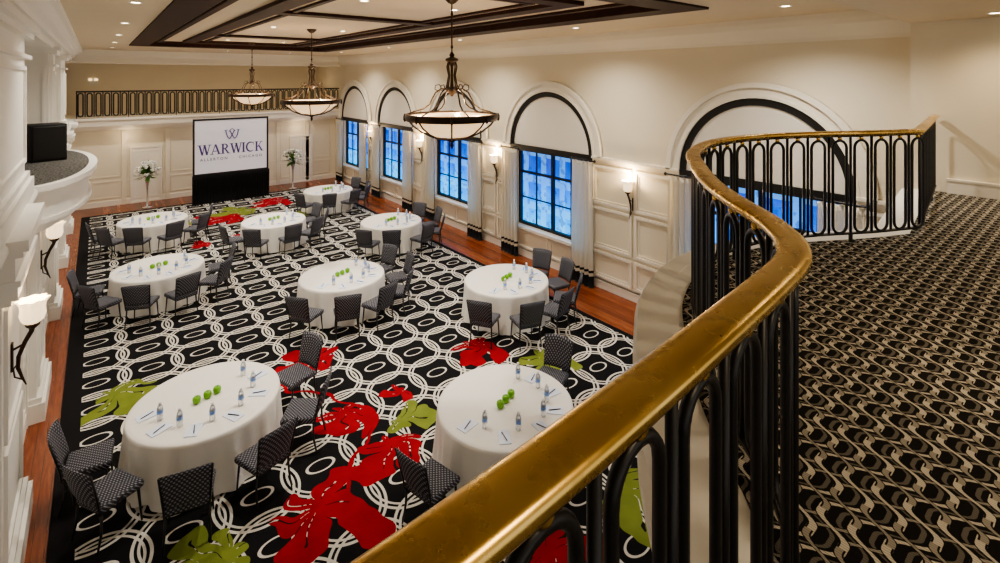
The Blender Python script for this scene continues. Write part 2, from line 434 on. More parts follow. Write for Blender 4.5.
# back wall, balcony
bm=bmesh.new(); box(bm,-2.6,XR+.3,YB,YB+.2,0,ZM-.3)
structure('wall_back',bm,M_wall,'cream panelled wall under rear balcony','wall')
bm=bmesh.new(); box(bm,-2.6,XR+.3,28.6,28.8,ZM,ZT)
structure('wall_balcony_back',bm,M_wall,'cream wall behind rear balcony','wall')
bm=bmesh.new(); box(bm,-2.6,XR,25.2,28.6,ZM-.3,ZM)
structure('floor_balcony',bm,M_trim,'rear balcony slab','floor')
bm=bmesh.new()
prism(bm,[(25.2,ZM+.02),(25.05,ZM+.02),(25.05,ZM-.06),(25.12,ZM-.1),(25.15,ZM-.3),(25.3,ZM-.42),(25.55,ZM-.5),(YB,ZM-.55),(YB,ZM-.3),(25.2,ZM-.3)],-.85,XR,'x')
structure('trim_4',bm,M_trim,'cream moulded balcony fascia','moulding')
bm=bmesh.new(); box(bm,-2.6,XR,25.1,25.8,5.78,ZT); box(bm,-.85,XR,24.95,25.1,6.05,ZC); box(bm,-.85,XR,25.02,25.1,5.78,5.88)
structure('trim_5',bm,M_trim,'cream header beam over rear balcony','beam')
bm=bmesh.new()
xs=[-.7,.9,2.4,3.9,5.4,6.9,8.3,9.6]
for a,c_ in zip(xs,xs[1:]):
    framey(bm,YB,-1,a+.12,c_-.12,.3,1.0,.05,.02); framey(bm,YB,-1,a+.12,c_-.12,1.15,2.9,.05,.02)
for a in xs[1:-1]: box(bm,a-.08,a+.08,YB-.06,YB,0,3.05); 
structure('trim_6',bm,M_wall,'cream raised rectangular panel mouldings','panelling')
bm=bmesh.new(); box(bm,-.85,XR,YB-.04,YB,0,.2)
structure('baseboard_back',bm,M_trim,'cream baseboard','baseboard')
for k,(x) in enumerate((1.65,8.0)):
    bm=bmesh.new(); box(bm,x-.55,x+.55,YB-.06,YB-.005,0,2.3)
    framey(bm,YB-.06,-1,x-.55,x+.55,0.0,2.34,.07,.03)
    for sx in (-1,1):
        c0,c1=sorted((x+sx*.05,x+sx*.44)); framey(bm,YB-.06,-1,c0,c1,.2,1.0,.03,.015); framey(bm,YB-.06,-1,c0,c1,1.15,2.15,.03,.015)
    structure('door_%d'%(k+1),bm,M_trim,'cream panelled double door','door')

# ceiling
tx0,tx1,ty0,ty1=1.05,7.2,4.2,20.4
bm=bmesh.new(); box(bm,-2.6,XR+.3,-4,29,ZT,ZT+.1)
box(bm,-2.6,tx0,-4,29,ZC,ZT); box(bm,tx1,XR+.3,-4,29,ZC,ZT); box(bm,tx0,tx1,-4,ty0,ZC,ZT); box(bm,tx0,tx1,ty1,29,ZC,ZT)
structure('ceiling',bm,M_ceil,'warm cream ceiling with shallow tray','ceiling')
bm=bmesh.new(); box(bm,-2.6,XR+.3,-4,1.9,6.0,ZC-.001)
box(bm,-2.6,XR+.3,1.9,1.98,6.08,ZC-.001)
structure('ceiling_mezzanine',bm,M_ceil,'lower cream ceiling above mezzanine','ceiling')
def ring(bm,inset,w,z0,z1):
    a,b_,c_,d=tx0+inset,tx1-inset,ty0+inset,ty1-inset
    box(bm,a,b_,c_,c_+w,z0,z1); box(bm,a,b_,d-w,d,z0,z1); box(bm,a,a+w,c_+w,d-w,z0,z1); box(bm,b_-w,b_,c_+w,d-w,z0,z1)
bm=bmesh.new()
TZ=ZT-.001
ring(bm,-.2,.50,6.265,TZ); ring(bm,.5,.12,6.37,TZ); ring(bm,1.15,.34,6.35,TZ); ring(bm,1.7,.09,6.38,TZ)
ix0,ix1=tx0+1.49,tx1-1.49
for yy in (9.56,15.8):
    box(bm,ix0,ix1,yy-.17,yy+.17,6.36,TZ)
structure('trim_7',bm,M_dark,'dark mahogany nested ceiling beams','beam')

# ------------------------------------------------------------------ left side
bm=bmesh.new(); box(bm,-1.1,XL,-4,YB,0,ZM); box(bm,-2.6,-2.4,-4,28.6,ZM,ZT)
structure('wall_left',bm,M_white,'white panelled wall','wall')
bm=bmesh.new(); box(bm,-2.4,-1.1,-4,28.6,ZM-.2,ZM)
structure('floor_gallery',bm,M_greyc,'narrow patterned carpet gallery floor','floor')
PIL=[(6.7,8.3),(10.3,11.6),(14.4,15.5),(18.2,19.2),(22,23)]
bm=bmesh.new()
for (a,c_) in PIL:
    box(bm,XL,-.79,a-.12,c_+.12,0,3.2)
    box(bm,XL,-.70,a,c_,0,3.25); box(bm,XL,-.60,a-.06,c_+.06,0,.28); box(bm,XL,-.64,a-.04,c_+.04,.28,.36)
    box(bm,XL,-.63,a-.06,c_+.06,3.02,3.08); box(bm,XL,-.58,a-.10,c_+.10,3.08,3.20)
    framex(bm,-.70,1,a+.14,c_-.14,.45,1.5,.05,.03); framex(bm,-.70,1,a+.14,c_-.14,1.6,2.92,.05,.03)
pv=-3
for (a,c_) in PIL+[(25.7,26)]:
    framex(bm,XL,1,pv+.2,a-.2,.3,1.05,.06,.045); framex(bm,XL,1,pv+.2,a-.2,1.2,3.0,.06,.045)
    box(bm,XL,-.81,pv+.1,a-.1,1.08,1.15); box(bm,XL,-.80,pv+.1,a-.1,0,.22); pv=c_
structure('trim_8',bm,M_white,'white stepped wall pilasters with recessed panels','pilaster')
bm=bmesh.new()
prism(bm,[(-1.1,ZM+.04),(-.66,ZM+.04),(-.64,ZM-.0),(-.64,ZM-.05),(-.70,ZM-.08),(-.72,ZM-.2),(-.75,ZM-.22),(-.77,ZM-.34),(-.80,ZM-.40),(XL,ZM-.44),(-1.1,ZM-.44)],-4,YB-.6,'y')
for (a,c_) in PIL:
    if 9.5<a<14: continue
    e=.08
    box(bm,-1.0,-.50,a-e-.06,c_+e+.06,ZM-.06,ZM+.05); box(bm,-1.0,-.54,a-e-.03,c_+e+.03,ZM-.12,ZM-.06); box(bm,-1.0,-.60,a-e,c_+e,ZM-.34,ZM-.12); box(bm,-1.0,-.56,a-e-.02,c_+e+.02,ZM-.40,ZM-.34)
structure('trim_9',bm,M_white,'white moulded ledge breaking out over pilasters','ledge')
bm=bmesh.new()
def bay(bm,ax,ay,z0,z1,x0=-.8,cy=12.0,mi=0):
    pts=[(x0+ax*math.cos(-pi/2+pi*k/32),cy+ay*math.sin(-pi/2+pi*k/32)) for k in range(33)]
    prism(bm,pts,z0,z1,'z',mi)
bay(bm,.82,2.45,3.58,3.66); bay(bm,.78,2.40,3.50,3.58); bay(bm,.73,2.34,3.44,3.50); bay(bm,.69,2.3,3.16,3.44); bay(bm,.74,2.34,3.1,3.16); bay(bm,.6,2.15,2.98,3.1); bay(bm,.42,1.9,2.88,2.98); bay(bm,.25,1.6,2.78,2.88)
bay(bm,.70,2.30,3.66,3.665,mi=1); box(bm,-1.3,-.8,9.7,14.3,3.6,3.665,1)
structure('trim_40',bm,[M_white,M_greyc],'white curved projecting balcony ledge with grey carpet','ledge')
bm=bmesh.new()
for (a,c_) in ((5.5,9.3),(14.6,15.6),(19.5,20.5)):
    box(bm,-1.7,-.80,a,c_,ZM+.04,ZC); box(bm,-1.7,-.74,a+.14,c_-.14,ZM+.04,ZC)
    box(bm,-1.76,-.66,a-.06,c_+.06,ZM+.04,ZM+.26); box(bm,-1.74,-.70,a-.04,c_+.04,ZM+.26,ZM+.34)
    box(bm,-1.76,-.68,a-.06,c_+.06,5.45,5.5); box(bm,-1.78,-.66,a-.08,c_+.08,5.72,5.80); box(bm,-1.8,-.60,a-.12,c_+.12,5.80,5.88)
    framex(bm,-.74,1,a+.25,c_-.25,4.1,5.35,.05,.03)
    framey(bm,c_,1,-1.6,-.86,4.1,5.35,.05,.03); framey(bm,a,-1,-1.6,-.86,4.1,5.35,.05,.03)
structure('trim_41',bm,M_white,'white square upper piers with mouldings','pier')
bm=bmesh.new(); prism(bm,[(-1.8,5.85),(-.72,5.85),(-.70,5.95),(-.64,5.97),(-.62,6.03),(-.54,6.08),(-.46,6.18),(-.40,6.2),(-.40,ZC),(-1.8,ZC)],1.98,25.0,'y')
structure('trim_42',bm,M_white,'white entablature beam above piers','beam')
bm=bmesh.new(); rbox(bm,-.26,.26,-.24,.24,0,.68,.015,2); o=fin('loudspeaker',bm,M_speaker,loc=(-.74,12.6,3.666),rz=.3,smooth='auto',label='black loudspeaker cabinet on curved white balcony ledge',cat='speaker')
bm=bmesh.new(); rbox(bm,-.23,.23,-.255,-.242,.04,.64,.005,1); fin('grille',bm,M_blackpaint,parent=o)

# ------------------------------------------------------------------ mezzanine + railing
def catmull(pts,n=8):
    out=[]; P=[Vector((*p,0)) for p in pts]
    for i in range(len(P)-1):
        p0=P[max(i-1,0)];p1=P[i];p2=P[i+1];p3=P[min(i+2,len(P)-1)]
        for k in range(n):
            t=k/n
            out.append(.5*((2*p1)+(p2-p0)*t+(2*p0-5*p1+4*p2-p3)*t*t+(3*p1-p0-3*p2+p3)*t**3))
    out.append(P[-1]); return out
ctrl=[(-.84,.465),(-.3,.467),(.25,.478),(.72,.508),(1.157,.547),(1.366,.568),(1.535,.590),(1.660,.624),(1.79,.692),(1.965,.837),(2.14,1.027),(2.43,1.299),(2.88,1.63),(3.35,1.92),(4.0,2.12),(4.69,2.08),(5.3,1.85),(5.9,1.52),(6.45,1.27)]
path=catmull(ctrl,8)
path2=[Vector((6.45+ (9.15-6.45)*k/14,1.27+(1.62-1.27)*k/14,0)) for k in range(1,15)]
full=path+path2
def normals(P):
    N=[]
    for i in range(len(P)):
        t=(P[min(i+1,len(P)-1)]-P[max(i-1,0)]).normalized(); N.append(Vector((-t.y,t.x,0)))
    return N
def sweep(bm,P,prof,z,mi=0):
    N=normals(P); R=[[bm.verts.new((p.x+n.x*a,p.y+n.y*a,z+b_)) for a,b_ in prof] for p,n in zip(P,N)]
    m=len(prof)
    for A,B in zip(R,R[1:]):
        for k in range(m):
            j=(k+1)%m; bm.faces.new((A[k],A[j],B[j],B[k])).material_index=mi
    bm.faces.new(R[0][::-1]); bm.faces.new(R[-1])
N=normals(full)
smo=[]
for i in range(len(full)):
    acc=Vector((0,0,0)); 
    for k in range(-8,9): acc+=full[min(max(i+k,0),len(full)-1)]
    smo.append(acc/17)
NS=normals(smo)
off=[p+n*.30 for p,n in zip(full,NS)]
poly=[(p.x,p.y) for p in off if p.x<9.2]+[(9.2,1.9),(9.2,-4),(-.85,-4)]
bm=bmesh.new(); prism(bm,poly,ZM-.45,ZM-.002,'z')
fo=structure('floor_mezzanine',bm,M_white,'curved white mezzanine slab','floor')
bm=bmesh.new(); 
poly=[(p.x+n.x*.07,p.y+n.y*.07) for p,n in zip(full,N)]+[(9.2,1.6),(9.2,-4),(-.85,-4)]
prism(bm,poly,ZM-.001,ZM+.01,'z')
fin('mezzanine_carpet',bm,M_mez,label='black tan and cream wavy patterned carpet on mezzanine',cat='carpet')
bm=bmesh.new(); pr=[(-.10,.0),(.06,.0),(.08,-.03),(.08,-.09),(.03,-.13),(.03,-.2),(.01,-.34),(.06,-.38),(.06,-.46),(-.10,-.46)]
sweep(bm,off,pr,ZM); structure('trim_43',bm,M_white,'white moulded edge of curved mezzanine','moulding',smooth='auto')

def stadium(w,z0,z1,seg=10):
    r=w/2; p=[]
    for k in range(seg+1): a=pi*k/seg; p.append((r*math.cos(a),0,z1-r+r*math.sin(a)))
    for k in range(seg+1): a=pi+pi*k/seg; p.append((r*math.cos(a),0,z0+r+r*math.sin(a)))
    return p
def railing(P,z,label,step=.235,top=None,tlabel='polished aged brass handrail',rb=.013,rs=.012,collar=True):
    PB=PS=None
    bm=bmesh.new()
    prof=[(.048,.004),(.0475,.012),(.044,.020),(.036,.0255),(.023,.0285),(.008,.030),(-.008,.030),(-.023,.0285),(-.036,.0255),(-.044,.020),(-.0475,.012),(-.048,.004),(-.045,-.004),(-.039,-.010),(-.028,-.020),(.028,-.020),(.039,-.010),(.045,-.004)]
    base=P[0].copy()
    Q=[p-base for p in P]
    root=bpy.data.objects.new('balcony_railing',None); COL.objects.link(root); root.location=(base.x,base.y,z)
    tag(root,label,'railing')
    sweep(bm,Q,prof,1.048); fin('handrail',bm,top or M_brass,parent=root,smooth='auto',label=tlabel)
    bm=bmesh.new(); sweep(bm,Q,[(.018,-.008),(.018,.008),(-.018,.008),(-.018,-.008)],.085); sweep(bm,Q,[(.012,-.006),(.012,.006),(-.012,.006),(-.012,-.006)],1.024)
    fin('bottom_rail',bm,M_black,parent=root)
    L=[0]
    for a,b_ in zip(Q,Q[1:]): L.append(L[-1]+(b_-a).length)
    n=int(L[-1]/step); 
    def at(s):
        for i in range(len(L)-1):
            if L[i+1]>=s:
                t=(s-L[i])/max(1e-6,L[i+1]-L[i]); d=Q[i+1]-Q[i]
                return Q[i]+d*t, math.atan2(d.y,d.x)
        return Q[-1],0
    for i in range(n):
        p,a=at((i+.5)*L[-1]/n)
        if PB is None:
            bm=bmesh.new(); tube(bm,stadium(.15,.09,.985),rb,6,closed=True)
            PB=fin('baluster',bm,M_black,loc=p,rz=a,parent=root,smooth=True)
            if collar:
                bm=bmesh.new(); lathe(bm,[(.006,.985),(.016,.994),(.019,1.004),(.016,1.016),(.008,1.024),(.008,1.032)],12)
                fin('collar',bm,M_goldball,parent=PB,smooth=True,label='small brass ball collar')
        else: clone(PB,p,a,root)
        p,a=at(max(.02,i*L[-1]/n))
        if PS is None:
            bm=bmesh.new(); tube(bm,[(0,0,.08),(0,0,1.03)],rs,6)
            PS=fin('spindle',bm,M_black,loc=p,rz=a,parent=root,smooth=True)
        else: clone(PS,p,a,root)
        if i%6==0:
            bm=bmesh.new(); box(bm,-.012,.012,-.012,.012,.0,.08); fin('foot',bm,M_black,loc=p,rz=a,parent=root)
    return root
railing(full,ZM+.01,'black wrought iron loop railing with brass handrail on curved mezzanine')
railing([Vector((-.6+10.3*k/20,25.16,0)) for k in range(21)],ZM+.02,'black wrought iron railing along rear balcony',step=.27,top=M_black,tlabel='black handrail',rb=.024,rs=.020,collar=False)

# ------------------------------------------------------------------ furniture prototypes
def table_proto(loc):
    bm=bmesh.new(); lathe(bm,[(.88,.70),(.885,.725),(.88,.735)],48); lathe(bm,[(.3,.02),(.06,.06),(.05,.4),(.06,.68),(.2,.70)],16)
    t=fin('banquet_table',bm,M_dark,loc=loc,label='round banquet table draped in floor-length ivory cloth',cat='table',group='round banquet tables',smooth='auto')
    bm=bmesh.new()
    prof=[(.02,.752),(.5,.752),(.86,.752),(.905,.749),(.920,.738),(.926,.70),(.925,.6),(.928,.45),(.935,.3),(.945,.15),(.955,.016)]
    def wave(a,r,z):
        if z>.72: return 0
        k=((.72-z)/.72)**.8
        return k*(.040*math.sin(a*13+1.3*math.sin(3*a))+.018*math.sin(a*27+2+math.sin(2*a))+.012*math.sin(a*5))
    lathe(bm,prof,160,wave=wave,capb=False,capt=False)
    bmesh.ops.contextual_create(bm,geom=[e for e in bm.edges if e.is_boundary and e.verts[0].co.z>.7])
    fin('tablecloth',bm,M_cloth,parent=t,smooth=True,label='ivory floor-length tablecloth with soft folds')
    return t
def chair_proto(loc,rz):
    c=empty('banquet_chair',loc,rz,label='black metal banquet chair with grey woven upholstery at a round table',cat='chair',group='banquet chairs')
    bm=bmesh.new(); rbox(bm,-.24,.24,-.22,.24,.40,.485,.03,4)
    for v in bm.verts:
        if v.co.z>.45: v.co.z+=.018*(1-(v.co.x/.24)**2)*(1-((v.co.y-.01)/.24)**2)
        v.co.x*=1+.12*(v.co.y)/.24*.5
    fin('seat',bm,M_weave,parent=c,smooth=True)
    bm=bmesh.new()
    t=bmesh.new(); nx,nz=9,7
    V=[]
    for side in (0,1):
        g_=[]
        for j in range(nz+1):
            zz=.49+.44*j/nz; row=[]
            for i in range(nx+1):
                s=i/nx*2-1; hw=.222+.03*(j/nz); 
                x=s*hw; y=-.235-.13*((zz-.45)/.47)+.035*s*s
                zt=zz+(.018*(1-s*s) if j==nz else 0)
                edge=min(1,(1-abs(s))*4+.25)*min(1,(j/nz)*4+.3)*min(1,(1-j/nz)*4+.3)
                y+= (.024 if side else -.024)*edge
                row.append(t.verts.new((x,y,zt)))
            g_.append(row)
        V.append(g_)
    for side in (0,1):
        for j in range(nz):
            for i in range(nx):
                q=[V[side][j][i],V[side][j][i+1],V[side][j+1][i+1],V[side][j+1][i]]
                t.faces.new(q)
    for j in range(nz):
        for i in (0,nx): t.faces.new((V[0][j][i],V[0][j+1][i],V[1][j+1][i],V[1][j][i]))
    for i in range(nx):
        for j in (0,nz): t.faces.new((V[0][j][i],V[0][j][i+1],V[1][j][i+1],V[1][j][i]))
    append(bm,t)
    fin('backrest',bm,M_weave,parent=c,smooth=True)
    bm=bmesh.new()
    for s in (-1,1):
        tube(bm,[(s*.215,-.225,.40),(s*.222,-.235,.50),(s*.236,-.28,.70),(s*.252,-.33,.915)],.011,6)
    tube(bm,[(-.2,-.2,.395),(.2,-.2,.395),(.22,.2,.395),(-.22,.2,.395)],.012,6,closed=True)
    fin('frame',bm,M_black,parent=c,smooth=True)
    for (sx,sy) in ((-1,1),(1,1),(-1,-1),(1,-1)):
        bm=bmesh.new(); tube(bm,[(sx*.205,.19*sy-(.01 if sy<0 else 0),.40),(sx*.215,.205*sy,.2),(sx*.225,.22*sy-(.03 if sy<0 else 0),.003)],[.016,.013,.010],6)
        fin('leg',bm,M_black,parent=c,smooth=True)
    return c
ZF=.0125
TABLES=[(1.2,7.95,[178,214,252,290,332,12]),(7.05,8.5,[212,245,280,312,342,17]),(4.33,11.03,[215,252,284,318,350,20]),(1.15,14.2,[172,214,250,286,322,2]),
 (7.16,14.25,[212,247,283,318,352,26]),(4.34,16.65,[200,236,272,310,345,18]),(1.4,19.1,[185,215,250,286,322,0]),(7.2,19.8,[215,250,285,318,350,24]),(4.36,5.28,[188,16])]
TP=CP=None
for (tx,ty,angs) in TABLES:
    if TP is None: TP=table_proto((tx,ty,ZF))
    else: clone(TP,(tx,ty,ZF),random.uniform(0,6))
    for a in angs:
        rad=1.27+random.uniform(-.01,.05); ar=math.radians(a+random.uniform(-3,3))
        loc=(tx+rad*math.cos(ar),ty+rad*math.sin(ar),ZF+.001); rz=ar+pi/2+random.uniform(-.12,.12)
        if CP is None: CP=chair_proto(loc,rz)
        else: clone(CP,loc,rz)
ZTT=ZF+.753
def apple_proto(loc):
    S=1.2
    bm=bmesh.new(); lathe(bm,[(S*a,S*b_) for a,b_ in [(.008,.006),(.026,.0),(.037,.012),(.042,.032),(.043,.050),(.039,.068),(.026,.078),(.012,.074),(.003,.066)]],18)
    o=fin('green_apple',bm,M_green,loc=loc,smooth=True,label='shiny green apple on ivory tablecloth',cat='apple',group='green apples on the tables')
    bm=bmesh.new(); tube(bm,[(0,0,S*.066),(.002,0,S*.078),(.006,0,S*.09)],.002,5); fin('stem',bm,M_stem,parent=o); return o
def bottle_proto(loc):
    bm=bmesh.new(); lathe(bm,[(.030,.0),(.035,.006),(.035,.066),(.033,.082),(.035,.10),(.035,.15),(.028,.178),(.016,.20),(.015,.215)],18)
    o=fin('water_bottle',bm,M_bottle,loc=loc,smooth='auto',label='small clear plastic water bottle with blue label',cat='bottle',group='water bottles on the tables')
    bm=bmesh.new(); lathe(bm,[(.0358,.085),(.0365,.087),(.0365,.13),(.0358,.132)],18,capb=False,capt=False); fin('bottle_label',bm,M_label,parent=o,smooth=True)
    bm=bmesh.new(); lathe(bm,[(.0175,.208),(.0175,.228),(.016,.231)],14); fin('cap',bm,M_cap,parent=o,smooth='auto'); return o
AP=BP=NP=KP=None
for ti,(tx,ty,angs) in enumerate(TABLES):
    for (dx,dy) in ((-.13,-.05),(.0,-.01),(.13,.03)):
        loc=(tx+dx+random.uniform(-.004,.004),ty+dy,ZTT)
        if AP is None: AP=apple_proto(loc)
        else: clone(AP,loc,random.uniform(0,6))
    al=angs if len(angs)>4 else [188,232,276,308,340,16]
    for a in al:
        ar=math.radians(a); rx,ry=math.cos(ar),math.sin(ar); px_,py_=-ry,rx
        loc=(tx+.55*rx+.15*px_,ty+.55*ry+.15*py_,ZTT)
        if BP is None: BP=bottle_proto(loc)
        else: clone(BP,loc,random.uniform(0,6))
        loc=(tx+.68*rx-.03*px_,ty+.68*ry-.03*py_,ZTT+.0005); rz=ar-pi/2+random.uniform(-.25,.25)
        if NP is None:
            bm=bmesh.new(); box(bm,-.075,.075,-.12,.12,0,.010); NP=fin('notepad',bm,M_paper,loc=loc,rz=rz,label='small white notepad on tablecloth',cat='notepad',group='notepads on the tables')
        else: clone(NP,loc,rz)
        loc=(loc[0],loc[1],ZTT+.0175)
        if KP is None:
            bm=bmesh.new(); tube(bm,[(0,-.08,0),(0,.07,0),(0,.09,0)],[.0065,.0065,.0015],8)
            KP=fin('pen',bm,M_pen,loc=loc,rz=rz+.3,smooth=True,label='dark navy pen lying on notepad',cat='pen',group='pens on the tables')
        else: clone(KP,loc,rz+.3)

# ------------------------------------------------------------------ screen
SX,SY=4.5,23.7
scr=empty('projection_screen',(SX,SY,ZF),label='white projection screen with hotel name above black skirt',cat='screen')
bm=bmesh.new(); box(bm,-1.37,1.37,-.01,.01,1.24,3.42); fin('screen_surface',bm,M_screen,parent=scr)
bm=bmesh.new(); 
for a,b_,c_,d in ((-1.44,1.44,3.42,3.50),(-1.44,1.44,1.17,1.24),(-1.44,-1.37,1.24,3.42),(1.37,1.44,1.24,3.42)): box(bm,a,b_,-.025,.02,c_,d)
box(bm,-1.42,-1.36,.0,.05,0,1.2); box(bm,1.36,1.42,.0,.05,0,1.2)
fin('screen_frame',bm,M_black,parent=scr)
bm=bmesh.new(); nx=150; V=[]
for z in (1.19,1.0,.5,.0):
    V.append([bm.verts.new(((i/nx-.5)*2.94,-.06-.035*(1.19-z)*math.sin(i*1.25)-.02,z)) for i in range(nx+1)])
for A,B in zip(V,V[1:]):
    for i in range(nx): bm.faces.new((A[i],A[i+1],B[i+1],B[i]))
bmesh.ops.solidify(bm,geom=bm.faces[:],thickness=.006)
fin('skirt',bm,M_skirt,parent=scr,smooth=True,label='black pleated skirt')
yf=-.014
def quad(bm,pts): 
    vs=[bm.verts.new((x,yf,z)) for x,z in pts]; bm.faces.new(vs)
def stroke(bm,x0,z0,x1,z1,w):
    quad(bm,[(x0-w/2,z0),(x0+w/2,z0),(x1+w/2,z1),(x1-w/2,z1)])
def hbar(bm,x0,x1,z0,z1): quad(bm,[(x0,z0),(x1,z0),(x1,z1),(x0,z1)])
def arcst(bm,cx,cz,rx,rz,a0,a1,t0,t1,seg=18):
    A=[];B=[]
    for k in range(seg+1):
        a=math.radians(a0+(a1-a0)*k/seg); t=t0+(t1-t0)*math.sin(pi*k/seg)
        A.append((cx+rx*math.cos(a),cz+rz*math.sin(a))); B.append((cx+(rx-t)*math.cos(a),cz+(rz-t)*math.sin(a)))
    for k in range(seg): quad(bm,[A[k],A[k+1],B[k+1],B[k]])
bm=bmesh.new(); Hh=.42; zb=2.0; sf=.022; TK=.075; TN=.034
def serif(x,z,w=.14,top=False): hbar(bm,x-w/2,x+w/2,z-(sf if top else 0),z+(0 if top else sf))
def LW(x):
    w=.50; stroke(bm,x+w*.33,zb,x+.05,zb+Hh,TK); stroke(bm,x+w*.33,zb,x+w*.5,zb+Hh,TN); stroke(bm,x+w*.70,zb,x+w*.5,zb+Hh,TK); stroke(bm,x+w*.70,zb,x+w-.04,zb+Hh,TN)
    serif(x+.05,zb+Hh,.15,True); serif(x+w*.5,zb+Hh,.12,True); serif(x+w-.04,zb+Hh,.13,True); return w
def LA(x):
    w=.40; stroke(bm,x+.05,zb,x+w*.5,zb+Hh,TN); stroke(bm,x+w-.05,zb,x+w*.5,zb+Hh,TK); hbar(bm,x+.11,x+w-.11,zb+.12,zb+.15); serif(x+.05,zb); serif(x+w-.05,zb,.15); return w
def LR(x):
    w=.36; stroke(bm,x+.08,zb,x+.08,zb+Hh,TK); serif(x+.07,zb,.15); serif(x+.06,zb+Hh,.12,True)
    arcst(bm,x+.15,zb+.31,.14,.11,-90,90,.03,.07); hbar(bm,x+.08,x+.16,zb+Hh-.03,zb+Hh); hbar(bm,x+.08,x+.16,zb+.2,zb+.23)
    stroke(bm,x+w-.05,zb,x+.17,zb+.21,TK); serif(x+w-.03,zb,.10); return w
def LI(x):
    stroke(bm,x+.075,zb,x+.075,zb+Hh,TK); serif(x+.075,zb,.15); serif(x+.075,zb+Hh,.15,True); return .15
def LC(x):
    arcst(bm,x+.2,zb+Hh/2,.2,.22,48,312,.025,.075,28); stroke(bm,x+.335,zb+.28,x+.335,zb+Hh,.018); return .37
def LK(x):
    w=.38; stroke(bm,x+.08,zb,x+.08,zb+Hh,TK); serif(x+.08,zb,.15); serif(x+.08,zb+Hh,.15,True)
    stroke(bm,x+.12,zb+.17,x+w-.09,zb+Hh,TN); stroke(bm,x+w-.06,zb,x+.18,zb+.24,TK); serif(x+w-.05,zb,.13); serif(x+w-.09,zb+Hh,.12,True); return w
x=-1.30
for L_ in (LW,LA,LR,LW,LI,LC,LK):
    x+=L_(x)+(-.012 if L_ in (LW,) else .02)
sc=2.5/(x+1.30)
for v in bm.verts: v.co.x=-1.25+(v.co.x+1.30)*sc
fin('name_lettering',bm,M_navy,parent=scr)
bm=bmesh.new()
def em(pts,w=.016): tube(bm,[(p[0],yf-.002,p[1]) for p in pts],w,5)
def bez(p0,p1,p2,n=10): return [tuple((1-t)**2*a+2*t*(1-t)*b_+t*t*c_ for a,b_,c_ in zip(p0,p1,p2)) for t in [k/n for k in range(n+1)]]
z0=2.62
for s in (-1,1):
    em(bez((s*.24,z0+.36),(s*.20,z0+.05),(s*.09,z0)),.020)
    em(bez((s*.09,z0),(s*.0,z0+.14),(-s*.09,z0+.36)),.020)
    em([(s*.18,z0+.365),(s*.29,z0+.365)],.010)
    em(bez((s*.12,z0+.30),(s*.06,z0+.40),(0,z0+.42)),.012)
fin('emblem',bm,M_navy,parent=scr)
fc=bpy.data.curves.new('sub','FONT'); fc.body='ALLERTON  \u00b7  CHICAGO'; fc.size=.15; fc.align_x='CENTER'; fc.space_character=1.5; fc.offset=.004
to=bpy.data.objects.new('tmp',fc); COL.objects.link(to); bpy.context.view_layer.update()
me=bpy.data.meshes.new_from_object(to); bpy.data.objects.remove(to)
me.materials.clear(); me.materials.append(M_grayprint)
so=bpy.data.objects.new('place_lettering',me); COL.objects.link(so); so.parent=scr; so.location=(0,-.0145,1.76); so.rotation_euler=(pi/2,0,0)

# ------------------------------------------------------------------ flower stands
def vase_proto(loc):
    bm=bmesh.new(); lathe(bm,[(.17,0),(.17,.02),(.05,.05),(.03,.1),(.028,.5),(.04,.85),(.08,1.1),(.12,1.28),(.115,1.28),(.07,1.1)],24,capt=True)
    o=fin('flower_vase',bm,M_silver,loc=loc,smooth='auto',label='tall slender silver vase with white flower arrangement beside the screen',cat='vase',group='flower arrangements')
    bm=bmesh.new()
    for k in range(40):
        a=random.uniform(0,2*pi); e=random.uniform(-.3,1.4); r=random.uniform(.34,.46)
        c_=Vector((r*math.cos(a)*math.cos(e),r*math.sin(a)*math.cos(e),1.44+.34*math.sin(e)))
        s=random.uniform(.09,.12)
        t=bmesh.new()
        for q in range(6):
            aa=q*pi/3; d=Vector((math.cos(aa),math.sin(aa),.5)).normalized()
            v0=t.verts.new(c_); v1=t.verts.new(c_+d*s+Vector((-d.y,d.x,0))*s*.5); v2=t.verts.new(c_+d*s*1.35+Vector((0,0,.01))); v3=t.verts.new(c_+d*s-Vector((-d.y,d.x,0))*s*.5)
            t.faces.new((v0,v1,v2,v3))
        append(bm,t)
        t=bmesh.new(); bmesh.ops.create_icosphere(t,subdivisions=1,radius=s*.62,matrix=Matrix.Translation(c_+Vector((0,0,.01)))); append(bm,t)
    fin('white_blooms',bm,M_petal,parent=o)
    bm=bmesh.new()
    for k in range(60):
        a=random.uniform(0,2*pi); e=random.uniform(-.6,1.3); r=random.uniform(.34,.62)
        b0=Vector((0,0,1.28)); tip=Vector((r*math.cos(a)*math.cos(e),r*math.sin(a)*math.cos(e),1.34+r*math.sin(e)))
        sd=Vector((-math.sin(a),math.cos(a),0))*.05; mid=(b0*.35+tip*.65)
        vs=[bm.verts.new(p) for p in (b0,mid+sd,tip,mid-sd)]; bm.faces.new(vs)
    fin('foliage',bm,M_leaf,parent=o); return o
vp=vase_proto((1.6,24.5,0)); clone(vp,(7.2,24.4,0),1.0)

